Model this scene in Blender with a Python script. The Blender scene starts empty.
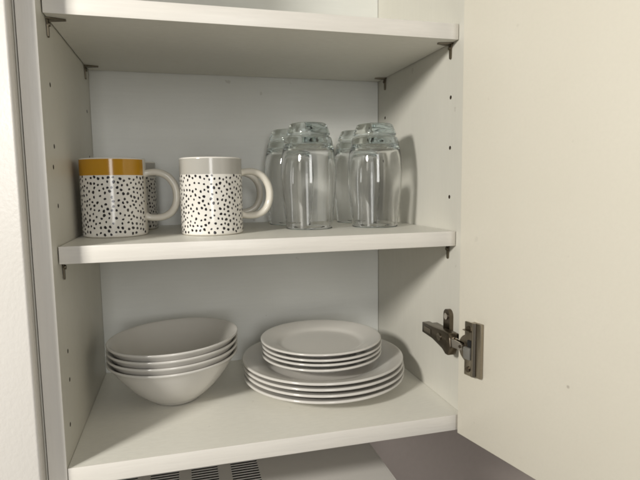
import bpy, bmesh, math, random
from mathutils import Vector, Matrix
random.seed(7)
S = bpy.context.scene
C = S.collection

# ------------------------------------------------------------------ camera
cam = bpy.data.cameras.new('camera')
cam.sensor_width = 36.0
cam.lens = 519.06 / 640 * 36
cam.clip_start, cam.clip_end = 0.02, 60
co = bpy.data.objects.new('camera', cam)
C.objects.link(co)
co.location = (0.12877, -0.57472, 0.29798)
co.rotation_euler = (1.463237, 0.012701, -0.260464)
S.camera = co

# ------------------------------------------------------------------ light
w = bpy.data.worlds.new('World')
S.world = w
w.use_nodes = True
wb = w.node_tree.nodes['Background']
wb.inputs[0].default_value = (1.0, 0.97, 0.93, 1)
wb.inputs[1].default_value = 0.125


def lamp(name, kind, loc, energy, color, **kw):
    d = bpy.data.lights.new(name, kind)
    d.energy = energy
    d.color = color
    for k, v in kw.items():
        setattr(d, k, v)
    o = bpy.data.objects.new(name, d)
    C.objects.link(o)
    o.location = loc
    return o


LAMP = lamp('ceiling_lamp', 'POINT', (-0.86, -0.77, 0.735), 79, (0.985, 0.95, 0.875), shadow_soft_size=0.105)
LAMP.data.cycles.is_caustics_light = True
win = lamp('window_light', 'AREA', (0.05, -2.7, 0.70), 20, (1.0, 0.99, 0.965), shape='RECTANGLE', size=0.5, size_y=1.3)
win.rotation_euler = (Vector((0.2, 0.1, 0.25)) - win.location).to_track_quat('-Z', 'Y').to_euler()

S.view_settings.view_transform = 'Standard'
S.view_settings.look = 'None'
S.view_settings.exposure = 0.0
S.view_settings.gamma = 1.0
S.cycles.max_bounces = 24
S.cycles.transmission_bounces = 24
S.cycles.glossy_bounces = 8
S.cycles.diffuse_bounces = 8
S.cycles.sample_clamp_indirect = 4.0
S.cycles.blur_glossy = 0.3
S.cycles.filter_width = 1.8


# ------------------------------------------------------------------ helpers
def tag(o, label=None, cat=None, group=None, kind=None):
    for k, v in (('label', label), ('category', cat), ('group', group), ('kind', kind)):
        if v:
            o[k] = v
    return o


def empty(name, loc, rz=0, rot=None):
    o = bpy.data.objects.new(name, None)
    o.empty_display_size = 0.02
    C.objects.link(o)
    o.location = loc
    o.rotation_euler = rot or (0, 0, rz)
    return o


def obj(name, bm, mat, parent=None, smooth=True, angle=40):
    me = bpy.data.meshes.new(name)
    bm.normal_update()
    if smooth:
        for f in bm.faces:
            f.smooth = True
        lim = math.radians(angle)
        for e in bm.edges:
            if len(e.link_faces) == 2 and e.calc_face_angle(0) > lim:
                e.smooth = False
    bm.to_mesh(me)
    bm.free()
    me.materials.append(mat)
    o = bpy.data.objects.new(name, me)
    C.objects.link(o)
    if parent:
        o.parent = parent
    return o


def box(bm, x0, x1, y0, y1, z0, z1, bev=0.0, seg=2, M=None):
    v = [bm.verts.new(p) for p in ((x0, y0, z0), (x1, y0, z0), (x1, y1, z0), (x0, y1, z0),
                                   (x0, y0, z1), (x1, y0, z1), (x1, y1, z1), (x0, y1, z1))]
    fs = [bm.faces.new([v[i] for i in q]) for q in
          ((3, 2, 1, 0), (4, 5, 6, 7), (0, 1, 5, 4), (1, 2, 6, 5), (2, 3, 7, 6), (3, 0, 4, 7))]
    vs = set(v)
    if bev:
        r = bmesh.ops.bevel(bm, geom=list({e for f in fs for e in f.edges}), offset=bev, segments=seg,
                            profile=0.5, affect='EDGES')
        vs = {q for f in r['faces'] for q in f.verts}
        todo = list(vs)
        while todo:
            a = todo.pop()
            for e in a.link_edges:
                b = e.other_vert(a)
                if b not in vs:
                    vs.add(b)
                    todo.append(b)
    if M is not None:
        for q in vs:
            q.co = M @ q.co
    return bm


def cyl(bm, c, axis, r, h, n=24, M=None):
    """capped cylinder from c along axis, length h"""
    axis = Vector(axis).normalized()
    q = axis.to_track_quat('Z', 'Y').to_matrix()
    rings = []
    for t in (0, h):
        ring = []
        for k in range(n):
            a = 2 * math.pi * k / n
            p = Vector(c) + q @ Vector((r * math.cos(a), r * math.sin(a), t))
            ring.append(bm.verts.new(M @ p if M is not None else p))
        rings.append(ring)
    for k in range(n):
        bm.faces.new((rings[0][k], rings[0][(k + 1) % n], rings[1][(k + 1) % n], rings[1][k]))
    bm.faces.new(rings[0][::-1])
    bm.faces.new(rings[1])
    return bm


def prism(bm, pts, axis_o, u, v, n, h, M=None):
    """polygon pts (a,b) in plane axis_o + a*u + b*v, extruded h along n"""
    O, u, v, n = Vector(axis_o), Vector(u), Vector(v), Vector(n)
    lo = [O + u * a + v * b for a, b in pts]
    hi = [p + n * h for p in lo]
    if M is not None:
        lo = [M @ p for p in lo]
        hi = [M @ p for p in hi]
    A = [bm.verts.new(p) for p in lo]
    B = [bm.verts.new(p) for p in hi]
    k = len(A)
    bm.faces.new(A[::-1])
    bm.faces.new(B)
    for i in range(k):
        bm.faces.new((A[i], A[(i + 1) % k], B[(i + 1) % k], B[i]))
    bmesh.ops.recalc_face_normals(bm, faces=bm.faces[:])
    return bm


def spline(pts, n=6):
    """Catmull-Rom through pts"""
    out = []
    P = [Vector(p) for p in pts]
    for i in range(len(P) - 1):
        p0 = P[i - 1] if i else P[0] * 2 - P[1]
        p1, p2 = P[i], P[i + 1]
        p3 = P[i + 2] if i + 2 < len(P) else P[-1] * 2 - P[-2]
        for k in range(n):
            t = k / n
            out.append(0.5 * (2 * p1 + (p2 - p0) * t + (2 * p0 - 5 * p1 + 4 * p2 - p3) * t * t
                              + (3 * p1 - p0 - 3 * p2 + p3) * t ** 3))
    out.append(P[-1])
    return out


def lathe(prof, n=96, uv=False, wob=None):
    """prof: (r, z) list; ends with r==0 close on the axis"""
    bm = bmesh.new()
    rings = []
    for r, z in prof:
        if r < 1e-6:
            rings.append([bm.verts.new((0, 0, z))])
        else:
            rings.append([bm.verts.new((r * math.cos(2 * math.pi * k / n), r * math.sin(2 * math.pi * k / n), z))
                          for k in range(n)])
    lay = bm.loops.layers.uv.new('UVMap') if uv else None
    for a, b, pa, pb in zip(rings, rings[1:], prof, prof[1:]):
        for k in range(n):
            j = (k + 1) % n
            if len(a) == 1 and len(b) == 1:
                continue
            if len(a) == 1:
                vs, ks = (a[0], b[j], b[k]), (k, k + 1, k)
            elif len(b) == 1:
                vs, ks = (a[k], a[j], b[0]), (k, k + 1, k)
            else:
                vs, ks = (a[k], a[j], b[j], b[k]), (k, k + 1, k + 1, k)
            f = bm.faces.new(vs)
            if uv:
                for lp, kk in zip(f.loops, ks):
                    # u: metres round a 40 mm radius, v: height in metres, marked negative inside
                    lp[lay].uv = (kk / n * 2 * math.pi * 0.04, lp.vert.co.z)
    bmesh.ops.recalc_face_normals(bm, faces=bm.faces[:])
    return bm


def tube(path, ra, rb, side, n=20):
    """sweep an ellipse: ra in the plane of the path, rb along vector side"""
    bm = bmesh.new()
    rings = []
    P = [Vector(p) for p in path]
    side = Vector(side)
    for i, p in enumerate(P):
        t = (P[min(i + 1, len(P) - 1)] - P[max(i - 1, 0)]).normalized()
        nrm = t.cross(side).normalized()
        a_ = ra(i / (len(P) - 1)) if callable(ra) else ra
        b_ = rb(i / (len(P) - 1)) if callable(rb) else rb
        rings.append([bm.verts.new(p + nrm * a_ * math.cos(2 * math.pi * k / n) + side * b_ * math.sin(2 * math.pi * k / n))
                      for k in range(n)])
    for a, b in zip(rings, rings[1:]):
        for k in range(n):
            j = (k + 1) % n
            bm.faces.new((a[k], a[j], b[j], b[k]))
    bm.faces.new(rings[0][::-1])
    bm.faces.new(rings[-1])
    bmesh.ops.recalc_face_normals(bm, faces=bm.faces[:])
    return bm


def dup(root, loc, rz=0, rot=None, label=None):
    def rec(o, par):
        c = o.copy()
        C.objects.link(c)
        if par:
            c.parent = par
        for ch in [q for q in S.collection.objects if q.parent == o]:
            rec(ch, c)
        return c
    r = rec(root, None)
    r.location = loc
    r.rotation_euler = rot or (0, 0, rz)
    if label:
        r['label'] = label
    return r


# ------------------------------------------------------------------ materials
class NT:
    def __init__(self, name):
        self.m = bpy.data.materials.new(name)
        self.m.use_nodes = True
        self.t = self.m.node_tree
        self.b = self.t.nodes['Principled BSDF']

    def n(self, kind, **kw):
        q = self.t.nodes.new(kind)
        for k, v in kw.items():
            if k.startswith('_'):
                q.inputs[k[1:].replace('_', ' ')].default_value = v
            else:
                setattr(q, k, v)
        return q

    def l(self, a, b):
        self.t.links.new(a, b)

    def math(self, op, a, b=None, clamp=False):
        q = self.n('ShaderNodeMath', operation=op, use_clamp=clamp)
        for i, v in enumerate((a, b)):
            if v is None:
                continue
            if isinstance(v, (int, float)):
                q.inputs[i].default_value = v
            else:
                self.l(v, q.inputs[i])
        return q.outputs[0]

    def mix(self, f, a, b):
        q = self.n('ShaderNodeMix', data_type='RGBA')
        for s, v in ((q.inputs[0], f), (q.inputs[6], a), (q.inputs[7], b)):
            if isinstance(v, (int, float)):
                s.default_value = v
            elif isinstance(v, tuple):
                s.default_value = (*v, 1)
            else:
                self.l(v, s)
        return q.outputs[2]

    def set(self, **kw):
        for k, v in kw.items():
            self.b.inputs[k.replace('_', ' ')].default_value = (*v, 1) if isinstance(v, tuple) else v
        return self


def laminate(name, col, grain_axis=0, rough=0.42, var=0.05, bump=0.25, specks=0.0, run=18):
    """melamine board: fine stretched grain, faint cloudiness, a little print-off dirt"""
    N = NT(name)
    tc = N.n('ShaderNodeTexCoord')
    mp = N.n('ShaderNodeMapping')
    sc = [260, 260, 260]
    sc[grain_axis] = run
    mp.inputs['Scale'].default_value = sc
    N.l(tc.outputs['Object'], mp.inputs['Vector'])
    g = N.n('ShaderNodeTexNoise', _Scale=1.0, _Detail=4.0, _Roughness=0.6)
    N.l(mp.outputs[0], g.inputs['Vector'])
    c = N.n('ShaderNodeTexNoise', _Scale=9.0, _Detail=5.0, _Roughness=0.6)
    N.l(tc.outputs['Object'], c.inputs['Vector'])
    d = tuple(q * (1 - var) for q in col)
    u = tuple(min(1, q * (1 + var)) for q in col)
    k = N.mix(g.outputs[0], d, u)
    cc = N.n('ShaderNodeMapRange', _From_Min=0.35, _From_Max=0.7, _To_Min=0.0, _To_Max=0.5)
    N.l(c.outputs[0], cc.inputs[0])
    k = N.mix(cc.outputs[0], k, tuple(q * f for q, f in zip(col, (0.955, 0.95, 0.935))))
    if specks:
        s = N.n('ShaderNodeTexNoise', _Scale=55.0, _Detail=2.0)
        N.l(tc.outputs['Object'], s.inputs['Vector'])
        sr = N.n('ShaderNodeMapRange', _From_Min=0.745, _From_Max=0.78, _To_Min=0.0, _To_Max=specks)
        N.l(s.outputs[0], sr.inputs[0])
        k = N.mix(sr.outputs[0], k, (0.30, 0.27, 0.22))
    N.l(k, N.b.inputs['Base Color'])
    rr = N.n('ShaderNodeMapRange', _From_Min=0.3, _From_Max=0.7, _To_Min=rough - 0.06, _To_Max=rough + 0.08)
    N.l(c.outputs[0], rr.inputs[0])
    N.l(rr.outputs[0], N.b.inputs['Roughness'])
    b = N.n('ShaderNodeBump', _Strength=bump, _Distance=0.0004)
    N.l(g.outputs[0], b.inputs['Height'])
    N.l(b.outputs[0], N.b.inputs['Normal'])
    return N.m


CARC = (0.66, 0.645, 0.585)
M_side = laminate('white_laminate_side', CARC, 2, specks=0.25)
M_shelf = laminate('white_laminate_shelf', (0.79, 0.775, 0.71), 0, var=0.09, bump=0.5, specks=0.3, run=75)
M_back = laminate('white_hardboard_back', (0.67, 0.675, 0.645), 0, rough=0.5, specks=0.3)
M_edge = laminate('shelf_edge_band', (0.74, 0.71, 0.66), 0, rough=0.36, var=0.10, bump=0.7)
M_band = laminate('side_edge_band', (0.75, 0.72, 0.67), 2, rough=0.36, var=0.06, bump=0.5)
M_door = laminate('cream_door_laminate', (0.71, 0.675, 0.585), 1, rough=0.4, var=0.035, bump=0.3, specks=0.12)


def scuff(mat, at, rad, col):
    t = mat.node_tree
    tc = t.nodes.new('ShaderNodeTexCoord')
    d = t.nodes.new('ShaderNodeVectorMath')
    d.operation = 'DISTANCE'
    d.inputs[1].default_value = at
    t.links.new(tc.outputs['Object'], d.inputs[0])
    mr = t.nodes.new('ShaderNodeMapRange')
    mr.inputs['From Min'].default_value = rad
    mr.inputs['From Max'].default_value = rad * 0.4
    mr.inputs['To Max'].default_value = 0.65
    t.links.new(d.outputs['Value'], mr.inputs[0])
    mx = t.nodes.new('ShaderNodeMix')
    mx.data_type = 'RGBA'
    bc = t.nodes['Principled BSDF'].inputs['Base Color']
    t.links.new(bc.links[0].from_socket, mx.inputs[6])
    mx.inputs[7].default_value = (*col, 1)
    t.links.new(mr.outputs[0], mx.inputs[0])
    t.links.new(mx.outputs[2], bc)


scuff(M_door, (0.1558, 0.0, 0.0949), 0.0022, (0.36, 0.32, 0.27))
M_next = laminate('white_front_laminate', (0.80, 0.77, 0.73), 2, rough=0.2, var=0.012, bump=0.7, run=200)


def plain(name, col, rough=0.4, metal=0.0, bump=0.0, bscale=200, var=0.0):
    N = NT(name).set(Roughness=rough, Metallic=metal)
    tc = N.n('ShaderNodeTexCoord')
    no = N.n('ShaderNodeTexNoise', _Scale=float(bscale), _Detail=4.0)
    N.l(tc.outputs['Object'], no.inputs['Vector'])
    k = N.mix(no.outputs[0], tuple(q * (1 - var) for q in col), tuple(q * (1 + var) for q in col))
    N.l(k, N.b.inputs['Base Color'])
    if bump:
        b = N.n('ShaderNodeBump', _Strength=bump, _Distance=0.0003)
        N.l(no.outputs[0], b.inputs['Height'])
        N.l(b.outputs[0], N.b.inputs['Normal'])
    return N.m


M_wall = plain('taupe_wall_paint', (0.535, 0.465, 0.425), 0.55, bump=0.2, bscale=90, var=0.05)
M_top = plain('taupe_worktop', (0.58, 0.55, 0.50), 0.4, var=0.1)
M_app = plain('white_enamel_sheet', (0.62, 0.60, 0.57), 0.35, bump=0.05, var=0.02)
M_black = plain('black_feet_and_shade', (0.008, 0.008, 0.008), 0.8)  # black of the feet, and painted shade in the vent slots and hinge cup
M_hole = plain('shaded_chipboard', (0.07, 0.05, 0.032), 0.9, var=0.3)  # chipboard brown darkened in colour so the bored holes look shaded
M_nickel = plain('dull_nickel', (0.17, 0.142, 0.108), 0.28, 1.0, bump=0.15, bscale=500, var=0.15)
M_nickel2 = plain('worn_nickel_plate', (0.34, 0.302, 0.245), 0.30, 1.0, bump=0.15, bscale=600, var=0.12)
M_chrome = plain('bright_steel_link', (0.72, 0.68, 0.62), 0.16, 1.0, var=0.05)
M_peg = plain('bronzed_support_steel', (0.17, 0.145, 0.105), 0.38, 0.9, var=0.2)
M_china = plain('white_glazed_china', (0.62, 0.60, 0.565), 0.16, bump=0.02, bscale=60, var=0.012)
M_china.node_tree.nodes['Principled BSDF'].inputs['Coat Weight'].default_value = 0.25
M_cream = plain('cream_glazed_mug', (0.68, 0.645, 0.57), 0.14, bump=0.02, bscale=60, var=0.012)


def mug_mat(name, band):
    """transfer print: a coloured band on top, black dabs on cream below, a bare strip by the handle"""
    N = NT(name).set(Roughness=0.14)
    uv = N.n('ShaderNodeUVMap')
    sep = N.n('ShaderNodeSeparateXYZ')
    N.l(uv.outputs[0], sep.inputs[0])
    u, v = sep.outputs[0], sep.outputs[1]
    # dots only under the band and only inside the printed wrap
    below = N.math('LESS_THAN', v, 0.0762)
    lo = N.math('GREATER_THAN', u, 0.0105)
    hi = N.math('LESS_THAN', u, 2 * math.pi * 0.04 - 0.0105)
    wrap = N.math('MULTIPLY', lo, hi)
    geo = N.n('ShaderNodeAttribute', attribute_name='outer')
    wrap = N.math('MULTIPLY', wrap, geo.outputs['Fac'])
    above = N.math('MULTIPLY', N.math('SUBTRACT', 1.0, below), wrap)
    above = N.math('MULTIPLY', above, N.math('LESS_THAN', v, 0.0958))
    ground = N.mix(wrap, (0.68, 0.645, 0.57), (0.74, 0.715, 0.665))
    k = N.mix(above, ground, band)
    N.l(k, N.b.inputs['Base Color'])
    return N.m


M_ink = plain('black_print_ink', (0.017, 0.015, 0.017), 0.16)
M_mug_y = mug_mat('mustard_band_print', (0.47, 0.235, 0.012))
M_mug_g = mug_mat('grey_band_print', (0.41, 0.395, 0.36))

Gn = NT('clear_tumbler_glass').set(Base_Color=(1.0, 1.0, 1.0), Roughness=0.0, IOR=1.5)
Gn.b.inputs['Transmission Weight'].default_value = 1.0
ab = Gn.n('ShaderNodeVolumeAbsorption')
ab.inputs['Color'].default_value = (0.84, 0.93, 0.925, 1)
ab.inputs['Density'].default_value = 11.0
Gn.l(ab.outputs[0], Gn.t.nodes['Material Output'].inputs['Volume'])
M_glass = Gn.m

# ------------------------------------------------------------------ dimensions
W, D, TS = 0.468, 0.2954, 0.018
ZB, ZMID, ZTOP = 0.0, 0.23534, 0.47313     # bottom panel top, middle shelf top, upper shelf underside
TSH, TB, SET = 0.0185, 0.0202, 0.0219
HT = 0.72                                   # top of the cabinet

# ------------------------------------------------------------------ setting
bm = bmesh.new()
box(bm, -1.4, 1.6, 0.3104, 0.40, -0.60, 1.0)
tag(obj('wall', bm, M_wall), kind='structure')
bm = bmesh.new()
box(bm, -1.4, 1.6, -0.30, 0.3095, -0.44, -0.40, 0.002)
tag(obj('worktop', bm, M_top), kind='structure')

# ------------------------------------------------------------------ the open cabinet
cab = tag(empty('wall_cabinet', (0, 0, 0)),
          'open white kitchen wall cabinet with two shelves holding crockery', 'cabinet')


def bored_panel(name, x0, x1, holes, inner, parent):
    bm = bmesh.new()
    box(bm, x0, x1, 0, D + 0.006, -TB, HT, 0.0006)
    o = obj(name, bm, M_side, parent, smooth=False)
    cb = bmesh.new()
    for y, z in holes:
        cyl(cb, (inner - 0.011, y, z), (1, 0, 0), 0.0026, 0.022, 14)
    cut = obj('cutter', cb, M_hole)
    o.data.materials.append(M_hole)
    md = o.modifiers.new('b', 'BOOLEAN')
    md.object = cut
    md.solver = 'EXACT'
    md.material_mode = 'TRANSFER'
    dg = bpy.context.evaluated_depsgraph_get()
    me = bpy.data.meshes.new_from_object(o.evaluated_get(dg))
    o.modifiers.clear()
    o.data = me
    bpy.data.objects.remove(cut)
    bm = bmesh.new()
    box(bm, x0, x1, -0.0009, -0.0001, -TB, HT, 0.0004)
    obj('edge_band', bm, M_band, o)
    return o


zs = [0.4053, 0.3414, 0.278]
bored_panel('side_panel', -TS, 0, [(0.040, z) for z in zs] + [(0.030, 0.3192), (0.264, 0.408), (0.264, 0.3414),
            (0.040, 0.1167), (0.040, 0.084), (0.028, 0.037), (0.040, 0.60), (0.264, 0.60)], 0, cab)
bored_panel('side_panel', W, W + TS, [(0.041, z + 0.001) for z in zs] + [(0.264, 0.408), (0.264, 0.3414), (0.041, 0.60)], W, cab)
bm = bmesh.new()
box(bm, 0.0003, W - 0.0008, D, D + 0.0035, -TB + 0.001, HT - 0.001)
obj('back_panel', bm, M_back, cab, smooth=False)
bm = bmesh.new()
box(bm, 0.0004, W - 0.0004, 0.0012, D - 0.0006, -TB, 0.0)
o = obj('bottom_panel', bm, M_shelf, cab, smooth=False)
bm = bmesh.new()
box(bm, 0.0004, W - 0.0004, 0.0002, 0.0011, -TB, 0.0002, 0.0003)
obj('edge_band', bm, M_edge, o)
bm = bmesh.new()
box(bm, 0.0004, W - 0.0004, 0.0004, D - 0.0006, HT - 0.018, HT - 0.0003)
obj('top_panel', bm, M_shelf, cab, smooth=False)
for z0 in (ZMID - TSH, ZTOP):
    bm = bmesh.new()
    box(bm, 0.0013, W - 0.0012, SET + 0.001, D - 0.0015, z0, z0 + TSH, 0.0004, 1)
    o = obj('shelf', bm, M_shelf, cab, smooth=False)
    bm = bmesh.new()
    box(bm, 0.0011, W - 0.0010, SET, SET + 0.0009, z0 - 0.0002, z0 + TSH + 0.0002, 0.0004)
    obj('edge_band', bm, M_edge, o)


def support(y, z, side):
    """angled metal shelf support: pointed tab under the board, tapered tang down the side panel"""
    sx = 1 if side == 0 else -1
    x = 0.0006 if side == 0 else W - 0.0006
    bm = bmesh.new()
    prism(bm, [(0, -0.0062), (0.004, -0.0062), (0.0185, -0.0015), (0.0185, 0.0015), (0.004, 0.0062), (0, 0.0062)],
          (x, y, z - 0.0004), (sx, 0, 0), (0, 1, 0), (0, 0, -1), 0.0014)
    prism(bm, [(-0.0042, 0), (0.0042, 0), (0.0024, -0.005), (0.0018, -0.0165), (0.0, -0.0178), (-0.0018, -0.0165), (-0.0024, -0.005)],
          (x, y, z - 0.0018), (0, 1, 0), (0, 0, 1), (sx, 0, 0), 0.0016)
    cyl(bm, (x, y, z - 0.006), (sx, 0, 0), 0.0024, 0.0032, 12)
    return obj('shelf_support', bm, M_peg, cab, smooth=False)


for z in (ZTOP, ZMID - TSH):
    for side in (0, 1):
        support(0.041, z, side)
        support(0.262, z, side)

# door, swung open past a right angle
A = math.radians(12.5)
HX, HY = 0.4578, -0.0062
u = Vector((math.sin(A), -math.cos(A), 0))      # from the hinged edge to the free edge
nin = Vector((-math.cos(A), -math.sin(A), 0))   # out of the inner face
DM = Matrix(((u.x, nin.x, 0, HX), (u.y, nin.y, 0, HY), (0, 0, 1, 0), (0, 0, 0, 1)))
bm = bmesh.new()
box(bm, 0, 0.497, -0.018, 0, -TB - 0.0006, HT - 0.002, 0.0007, 2)
door = obj('door', bm, M_door, cab)
door.matrix_local = DM
door['label'] = 'open cream door'

# hinge: mounting plate and arm on the side panel, cup and cover on the door
hinge = empty('hinge', (0, 0, 0))
hinge.parent = cab
HZ = 0.097


def stadium(a, b, n=8):
    """rounded-end upright: half width a, half height b"""
    p = []
    for k in range(n + 1):
        t = math.pi * k / n
        p.append((a * math.cos(t), b - a + a * math.sin(t)))
    for k in range(n + 1):
        t = math.pi + math.pi * k / n
        p.append((a * math.cos(t), -(b - a) + a * math.sin(t)))
    return p


bm = bmesh.new()
prism(bm, stadium(0.0085, 0.0285), (W - 0.0001, 0.034, HZ + 0.0055), (0, 1, 0), (0, 0, 1), (-1, 0, 0), 0.0055)
box(bm, W - 0.010, W - 0.0001, 0.012, 0.070, HZ - 0.0065, HZ + 0.0065, 0.0008)
obj('mounting_plate', bm, M_nickel, hinge, smooth=True, angle=30)
for dz in (0.0245, -0.0135):
    bm = bmesh.new()
    cyl(bm, (W - 0.0056, 0.034, HZ + dz), (-1, 0, 0), 0.0044, 0.0016, 20)
    obj('screw', bm, M_chrome, hinge, smooth=True, angle=30)
bm = bmesh.new()
prism(bm, [(0.0765, -0.0072), (0.0765, 0.0072), (0.046, 0.0082), (0.020, 0.0105), (0.004, 0.0105), (0.0, 0.006),
           (-0.002, -0.006), (0.003, -0.0178), (0.010, -0.0182), (0.019, -0.0135), (0.046, -0.0082)],
      (W - 0.0085, 0, HZ), (0, 1, 0), (0, 0, 1), (-1, 0, 0), 0.0115)
bmesh.ops.bevel(bm, geom=bm.edges[:], offset=0.0009, segments=2, profile=0.5, affect='EDGES')
obj('hinge_arm', bm, M_nickel, hinge, smooth=True, angle=35)
bm = bmesh.new()
box(bm, W - 0.0206, W - 0.0202, 0.050, 0.070, HZ - 0.0035, HZ + 0.0035, 0.0001, 1)
cyl(bm, (W - 0.0201, 0.026, HZ), (-1, 0, 0), 0.0050, 0.0014, 20)
box(bm, W - 0.0219, W - 0.0216, 0.0225, 0.0295, HZ - 0.0006, HZ + 0.0006)
obj('adjusting_screw', bm, M_nickel2, hinge, smooth=True, angle=30)
# link from arm into the cup
bm = bmesh.new()
a0 = Vector((W - 0.0150, 0.004, HZ))
b0 = Vector((HX, HY, HZ)) + u * 0.0145 + nin * 0.0045
dirv = (b0 - a0).normalized()
sv = dirv.cross(Vector((0, 0, 1))).normalized()
for off, hh in ((0.0, 0.0062), (0.0042, 0.0052)):
    prism(bm, [(-0.002, -hh), (-0.002, hh), (0.008, hh), ((b0 - a0).length, hh * 0.8), ((b0 - a0).length, -hh * 0.8), (0.008, -hh)],
          a0 - sv * (0.002 - off), dirv, (0, 0, 1), sv, 0.0016)
obj('hinge_link', bm, M_chrome, hinge, smooth=False)
bm = bmesh.new()
for s in (0.002, (b0 - a0).length - 0.003):
    q = a0 + dirv * s
    cyl(bm, q - sv * 0.0045, sv, 0.0020, 0.009, 14)
obj('pivot_pin', bm, M_nickel, hinge, smooth=True, angle=30)


def dl(name, bm, mat, **kw):
    o = obj(name, bm, mat, hinge, **kw)
    o.matrix_local = DM
    return o


ZC = 0.0955
bm = bmesh.new()
cyl(bm, (0.0205, 0.0, ZC), (0, 1, 0), 0.0178, 0.0022, 48)
cyl(bm, (0.0205, 0.0022, ZC), (0, 1, 0), 0.0160, 0.0006, 48)
dl('hinge_cup', bm, M_nickel2, smooth=True, angle=30)
bm = bmesh.new()
box(bm, 0.0135, 0.0275, 0.0004, 0.0030, ZC - 0.0335, ZC + 0.0335, 0.0006)
prism(bm, [(0.0135, -0.0010), (0.0275, -0.0010), (0.0275, 0.0060), (0.0135, 0.0035)], (0, 0.0030, ZC + 0.024), (1, 0, 0), (0, 1, 0), (0, 0, -1), 0.0010)
dl('wing_plate', bm, M_nickel2, smooth=True, angle=30)
bm = bmesh.new()
prof = []
for k in range(9):
    t = math.pi * k / 8
    prof.append((0.0310 - 0.0036 * math.cos(t), 0.0030 + 0.0046 * math.sin(t)))
prism(bm, [(0.0274, 0.0002)] + prof + [(0.0346, 0.0002)], (0, 0, ZC - 0.0310), (1, 0, 0), (0, 1, 0), (0, 0, 1), 0.0662)
box(bm, 0.0350, 0.0425, 0.0002, 0.0052, ZC - 0.0310, ZC + 0.0356, 0.0009)
dl('cup_cover', bm, M_nickel2, smooth=True, angle=35)
bm = bmesh.new()
box(bm, 0.0150, 0.0265, 0.0028, 0.0072, ZC - 0.0125, ZC + 0.0030, 0.0015)
dl('cup_block', bm, plain('grey_hinge_plastic', (0.16, 0.155, 0.14), 0.5), smooth=True, angle=35)
bm = bmesh.new()
box(bm, 0.0195, 0.0262, 0.0030, 0.0046, ZC + 0.0035, ZC + 0.0115, 0.0003)
dl('cup_opening_shade', bm, M_black, smooth=False)  # solid black block painted as the shade of an opening in the cup
for dz in (0.0255, -0.0255):
    bm = bmesh.new()
    cyl(bm, (0.0205, 0.0030, ZC + dz), (0, 1, 0), 0.0034, 0.0014, 20)
    dl('plate_screw', bm, M_nickel, smooth=True, angle=30)

# ------------------------------------------------------------------ closed cabinet alongside
nb = tag(empty('wall_cabinet', (-0.26, 0, 0)), 'closed white cabinet front at the left edge beside the open cabinet', 'cabinet')
bm = bmesh.new()
box(bm, -0.25, 0.2400, -0.0205, -0.0015, -0.022, HT - 0.002, 0.0026, 4)
obj('door', bm, M_next, nb)
bm = bmesh.new()
box(bm, 0.2230, 0.2411, 0.0, D + 0.006, -TB, HT, 0.0006)
obj('side_panel', bm, M_side, nb, smooth=False)
bm = bmesh.new()
box(bm, -0.25, 0.2225, 0.0005, D + 0.006, -TB + 0.0005, -0.002)
obj('bottom_panel', bm, M_shelf, nb, smooth=False)

# ------------------------------------------------------------------ appliance under the cabinet
ap = tag(empty('countertop_appliance', (0.17, 0.085, -0.3995)),
         'white appliance below the cabinet with groups of dark ventilation slots on top', 'appliance')
X0, X1, Y0, Y1, ZA = -0.13, 0.3945, -0.10, 0.292, -0.100


def local(bm):
    for v in bm.verts:
        v.co -= Vector(ap.location)
    return bm


bm = bmesh.new()
box(bm, X0, X1, Y0, Y1, -0.395, ZA - 0.009, 0.004)
obj('housing', local(bm), M_app, ap)
for sx in (X0 + 0.03, X1 - 0.03):
    for sy in (Y0 + 0.03, Y1 - 0.03):
        bm = bmesh.new()
        cyl(bm, (sx, sy, -0.3995), (0, 0, 1), 0.012, 0.005, 16)
        obj('foot', local(bm), M_black, ap)
# slotted top sheet: grid of quads with the slots left out
xs_g = [(0.0175, 0.0555), (0.0725, 0.1105), (0.1270, 0.1632), (0.1812, 0.2190)]
ys_g = [(0.056 + 0.0064 * k, 0.056 + 0.0064 * k + 0.0045) for k in range(18)]
xb = sorted({X0 + 0.003, X1 - 0.003} | {q for g in xs_g for q in g})
yb = sorted({Y0 + 0.003, Y1 - 0.003} | {q for g in ys_g for q in g})
bm = bmesh.new()
V = {(i, j): bm.verts.new((x, y, ZA)) for i, x in enumerate(xb) for j, y in enumerate(yb)}
sxs, sys_ = {a for a, b in xs_g}, {a for a, b in ys_g}
for i in range(len(xb) - 1):
    for j in range(len(yb) - 1):
        if xb[i] in sxs and yb[j] in sys_:
            continue
        bm.faces.new((V[i, j], V[i + 1, j], V[i + 1, j + 1], V[i, j + 1]))
ext = bmesh.ops.extrude_face_region(bm, geom=bm.faces[:])
bmesh.ops.translate(bm, verts=[q for q in ext['geom'] if isinstance(q, bmesh.types.BMVert)], vec=(0, 0, -0.0008))
bmesh.ops.recalc_face_normals(bm, faces=bm.faces[:])
tp = obj('top_sheet', local(bm), M_app, ap, smooth=False)
bm = bmesh.new()
box(bm, 0.005, 0.23, 0.045, 0.18, ZA - 0.0088, ZA - 0.0055)
obj('vent_shade_sheet', local(bm), M_black, ap, smooth=False)  # black sheet standing in for the shade inside the appliance
bm = bmesh.new()   # rolled rim that closes the sheet to the housing
for q in ((X0, X0 + 0.0028, Y0, Y1), (X1 - 0.0028, X1, Y0, Y1)):
    box(bm, q[0], q[1], q[2], q[3], ZA - 0.0088, ZA - 0.0002, 0.0010)
for q in ((X0 + 0.003, X1 - 0.003, Y0, Y0 + 0.0028), (X0 + 0.003, X1 - 0.003, Y1 - 0.0028, Y1)):
    box(bm, q[0], q[1], q[2], q[3], ZA - 0.0088, ZA - 0.0002, 0.0010)
obj('top_rim', local(bm), M_app, ap)

# ------------------------------------------------------------------ mugs
R, H = 0.0397, 0.0975


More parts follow.
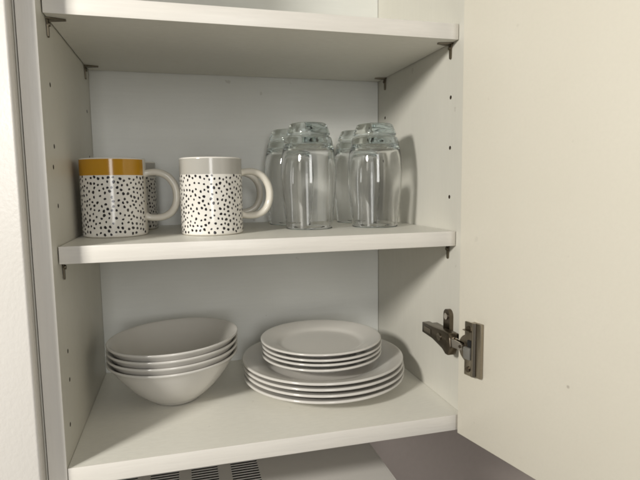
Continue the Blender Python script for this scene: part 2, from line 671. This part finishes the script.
def arc(cr, cz, rad, a0, a1, n=6):
    return [(cr + rad * math.cos(math.radians(a0 + (a1 - a0) * k / n)), cz + rad * math.sin(math.radians(a0 + (a1 - a0) * k / n)))
            for k in range(n + 1)]


outer = [(0.0, 0.003), (0.031, 0.003), (0.0325, 0.0008), (0.034, 0.0)] + arc(R - 0.0035, 0.0035, 0.0035, -70, 0, 6)
outer += [(R, 0.02 + 0.075 * k / 6) for k in range(6)] + [(R, 0.0945)]
lip = arc(R - 0.0019, H - 0.0019, 0.0019, 0, 180, 8)
inner = [(R - 0.0042, H - 0.012), (R - 0.0042, 0.02)] + arc(R - 0.0122, 0.014, 0.008, 0, -90, 6) + [(0.0, 0.006)]


U0, U1, V0, V1 = 0.0112, 2 * math.pi * 0.04 - 0.0112, 0.0040, 0.0750


def scatter(dmin, seed):
    rng = random.Random(seed)
    pts = []
    miss = 0
    while miss < 900:
        q = (rng.uniform(U0, U1), rng.uniform(V0, V1))
        if all((q[0] - p[0]) ** 2 + ((q[1] - p[1]) * 0.93) ** 2 > dmin * dmin for p in pts):
            pts.append(q)
            miss = 0
        else:
            miss += 1
    return pts, rng


def print_dabs(bm, n=11):
    """the mug's transfer print: hand drawn black dabs lying on the glaze"""
    print_dabs.seed += 1
    pts, rng = scatter(0.0047, print_dabs.seed)
    for pu, pv in pts:
        a = rng.uniform(0.0014, 0.0020)
        b = a * rng.uniform(0.72, 1.0)
        tilt = rng.gauss(math.pi / 2, 0.5)
        ring = []
        ph = rng.uniform(0, 6.28)
        for k in range(n):
            t = 2 * math.pi * k / n
            w_ = 1 + 0.10 * math.sin(2 * t + ph) + 0.07 * math.sin(3 * t + 2 * ph)
            x, y = a * w_ * math.cos(t), b * w_ * math.sin(t)
            uu = pu + x * math.cos(tilt) - y * math.sin(tilt)
            vv = min(pv + x * math.sin(tilt) + y * math.cos(tilt), 0.0762)
            an = uu / 0.04
            ring.append(bm.verts.new(((R + 0.00012) * math.cos(an), (R + 0.00012) * math.sin(an), vv)))
        an = pu / 0.04
        c = bm.verts.new(((R + 0.00013) * math.cos(an), (R + 0.00013) * math.sin(an), min(pv, 0.0760)))
        for k in range(n):
            bm.faces.new((ring[k], ring[(k + 1) % n], c)).material_index = 1


print_dabs.seed = 3


def mug_body(mat, parent):
    bm = lathe(outer + lip + inner, 128, uv=True)
    lay = bm.verts.layers.float.new('outer')
    for v in bm.verts:
        r = math.hypot(v.co.x, v.co.y)
        v[lay] = 1.0 if (r > R - 0.0012) else 0.0
    print_dabs(bm)
    o = obj('body', bm, mat, parent)
    o.data.materials.append(M_ink)
    return o


def mug_handle(parent):
    path = spline([(x + 0.0018 * min(1, max(0, (x - 0.045) / 0.02)), y, z) for x, y, z in [(0.0355, 0, 0.0772), (0.0440, 0, 0.0798), (0.0550, 0, 0.0798), (0.0660, 0, 0.0740), (0.0738, 0, 0.0625),
                   (0.0760, 0, 0.0500), (0.0740, 0, 0.0375), (0.0675, 0, 0.0275), (0.0570, 0, 0.0222), (0.0450, 0, 0.0218), (0.0355, 0, 0.0252)]], 7)

    def ra(t):
        e = min(t, 1 - t)
        return 0.0040 + 0.0009 * min(1, e / 0.3) + 0.0022 * max(0, 1 - e / 0.10) ** 2

    def rb(t):
        e = min(t, 1 - t)
        return 0.0062 + 0.0022 * max(0, 1 - e / 0.12) ** 2
    return obj('handle', tube(path, ra, rb, (0, 1, 0), 24), M_cream, parent)


def mug(mat, loc, rz, label):
    t = tag(empty('mug', loc, math.radians(rz)), label, 'mug', 'spotted mugs on the middle shelf')
    mug_body(mat, t)
    mug_handle(t)
    return t


ZS = ZMID + 0.0002
mug(M_mug_y, (0.0458, 0.1385, ZS), -6, 'black spotted white mug with a mustard yellow band round the top')
mug(M_mug_g, (0.1670, 0.1190, ZS), 5, 'black spotted white mug with a pale grey band, in front beside the glasses')
mug(M_mug_g, (0.0540, 0.2340, ZS), 118, 'spotted mug mostly hidden behind the yellow banded mug')
mug(M_mug_g, (0.1675, 0.2230, ZS), -2, 'mug hidden behind the grey banded mug, only its handle showing')

# ------------------------------------------------------------------ upturned tumblers
gh = 0.1465
g_out = [(0.0318, 0.0007), (0.0326, 0.0005), (0.0331, 0.0012), (0.0340, 0.012), (0.0362, 0.030), (0.0382, 0.050), (0.0392, 0.068),
         (0.0392, 0.080), (0.0382, 0.096), (0.0364, 0.108), (0.0346, 0.1165)]
g_out = [(p.x, p.y) for p in spline([(a, b, 0) for a, b in g_out], 4)]
g_out += [(0.0343, 0.1190), (0.0338, 0.1215), (0.0331, 0.1248), (0.0324, 0.1268), (0.0312, 0.1277), (0.0297, 0.1284), (0.0290, 0.1291), (0.0291, 0.1298), (0.0300, 0.1306), (0.0306, 0.1316),
          (0.0306, 0.1332), (0.0292, 0.1368), (0.0270, 0.1425), (0.0258, 0.1450), (0.0246, 0.1461), (0.0232, gh), (0.0212, 0.1461), (0.0180, 0.1446),
          (0.0100, 0.1436), (0.0, 0.1432)]
g_in = [(0.0, 0.1180), (0.012, 0.1180), (0.022, 0.1172), (0.0280, 0.1150), (0.0316, 0.1102), (0.0342, 0.1010), (0.0360, 0.0880), (0.0371, 0.0720),
        (0.0362, 0.052), (0.0341, 0.031), (0.0323, 0.013), (0.0314, 0.0018)]
g_in = [(p.x, max(p.y, 0.0005)) for p in spline([(a, b, 0) for a, b in g_in], 4)]


def tumbler(loc, label):
    # one closed shell: foot -> outside -> rim -> inside
    prof = list(reversed(g_out)) + [(0.0315, 0.0010)] + list(reversed(g_in))
    prof[0] = (0.0, prof[0][1])
    prof[-1] = (0.0, prof[-1][1])
    o = obj('tumbler', lathe(prof, 96), M_glass, angle=80)
    o.location = loc
    o.cycles.is_caustics_caster = True
    return tag(o, label, 'glass', 'upturned tumblers on the middle shelf')


t0 = tumbler((0.3042, 0.1450, ZS), 'upturned clear tumbler in front, nearer the mugs')
t1 = dup(t0, (0.4015, 0.1390, ZS), 0.7, label='upturned clear tumbler in front, nearest the right side panel')
t2 = dup(t0, (0.2950, 0.2350, ZS), 1.9, label='upturned clear tumbler behind, just right of the mug handles')
t3 = dup(t0, (0.4075, 0.2360, ZS), 2.6, label='upturned clear tumbler behind, close to the right side panel')

# ------------------------------------------------------------------ bowls
b_out = [(0.0305, 0.0), (0.0326, 0.0), (0.0338, 0.0014), (0.0372, 0.0040), (0.0452, 0.0100), (0.0568, 0.0206), (0.0674, 0.0328), (0.0766, 0.0452),
         (0.0835, 0.0552), (0.0876, 0.0602)]
b_in = [(0.0862, 0.0632), (0.0828, 0.0600), (0.0762, 0.0518), (0.0672, 0.0400), (0.0565, 0.0276), (0.0448, 0.0172), (0.0300, 0.0106), (0.0150, 0.0088), (0.0, 0.0082)]
sp = lambda q, n=5: [(p.x, p.y) for p in spline([(a, b, 0) for a, b in q], n)]
b_prof = [(0.0, 0.0035), (0.0285, 0.0032)] + b_out[:2] + sp(b_out[2:]) + [(0.0886, 0.0612), (0.0886, 0.0626), (0.0878, 0.0635)] + sp(b_in)
b0 = obj('bowl', lathe(b_prof, 128), M_china, angle=50)
tag(b0, 'white china bowl at the bottom of the bowl stack, resting on the cabinet floor', 'bowl', 'white bowls in a stack')
b0.location = (0.1115, 0.1640, 0.0012)
b0.rotation_euler = (0, -0.030, 0)
for k, lab in ((1, 'second bowl from the bottom of the white bowl stack'), (2, 'third bowl from the bottom of the white bowl stack'),
               (3, 'top bowl of the white stack, its plain inside in view')):
    dup(b0, (0.1115 + 0.0005 * k, 0.1640 - 0.0004 * k, 0.0012 + 0.0089 * k), rot=(0, -0.030 - 0.002 * k, 1.1 * k), label=lab)


# tilt is about the world y axis for every bowl, so turning about its own axis must come first
for o in C.objects:
    if o.name.startswith('bowl') and o.type == 'MESH':
        rx, ry, rz = o.rotation_euler
        o.rotation_euler = (Matrix.Rotation(ry, 3, 'Y') @ Matrix.Rotation(rz, 3, 'Z')).to_euler()


# ------------------------------------------------------------------ plates
def plate_prof(Rp, h, well, t=0.0034, lift=0.0):
    f = well
    out = [(0.0, 0.0026), (f * 0.86 - 0.004, 0.0024), (f * 0.86 - 0.003, 0.0), (f * 0.86 + 0.0005, 0.0), (f * 0.86 + 0.002, 0.0022),
           (f + 0.002, 0.0040), (f + 0.008, 0.0078), (Rp * 0.86, h - 0.0062), (Rp - 0.003, h - t + 0.0002)]
    edge = arc(Rp - t / 2, h - t / 2, t / 2, -75, 100, 8)
    inn = [(Rp - 0.005, h - 0.0008), (Rp * 0.86, h - 0.0032), (f + 0.010, 0.0098), (f + 0.003, 0.0065), (f - 0.003, 0.0054), (f * 0.7, 0.0050), (0.0, 0.0049)]
    prof = out[:5] + sp(out[5:], 4) + edge + sp(inn, 4)
    return [(a, b if b == 0.0 else b + lift) for a, b in prof]


PX, PY = 0.3270, 0.1610
lp = obj('dinner_plate', lathe(plate_prof(0.1205, 0.0176, 0.079, 0.0037, 0.0014), 144), M_china, angle=50)
lp.location = (PX, PY, 0.0002)
tag(lp, 'large white plate at the very bottom, resting on the cabinet floor', 'plate', 'large white plates in a stack')
for k, (dx, dy, lab) in enumerate(((0.0008, 0.0005, 'second large white plate from the cabinet floor'), (-0.0006, 0.0012, 'third large white plate from the cabinet floor'),
                                   (-0.0014, 0.0008, 'topmost large white plate, directly under the small plates')), 1):
    dup(lp, (PX + dx, PY + dy, 0.0002 + 0.0081 * k), 0.9 * k, label=lab)
zl = 0.0002 + 0.0081 * 3 + 0.0014 + 0.0051
spl = obj('side_plate', lathe(plate_prof(0.0900, 0.0166, 0.057, 0.0033, 0.0030), 144), M_china, angle=50)
SX, SY = 0.3235, 0.1610
spl.location = (SX, SY, zl)
tag(spl, 'lowest small white plate, sitting on the large plates', 'plate', 'small white plates in a stack')
for k, (dx, dy, lab) in enumerate(((0.0005, 0.0006, 'second small white plate from the bottom of the upper stack'), (0.0004, -0.0005, 'third small white plate from the bottom of the upper stack'),
                                   (-0.0004, 0.0004, 'small white plate on top of the whole plate stack')), 1):
    dup(spl, (SX + dx, SY + dy, zl + (0, 0.0073, 0.0140, 0.0214)[k]), 0.7 * k, label=lab)

# boards that catch the light bent through the tumblers
for o in C.objects:
    if o.parent == cab and o.name.split('.')[0] in ('side_panel', 'back_panel', 'shelf'):
        o.cycles.is_caustics_receiver = True
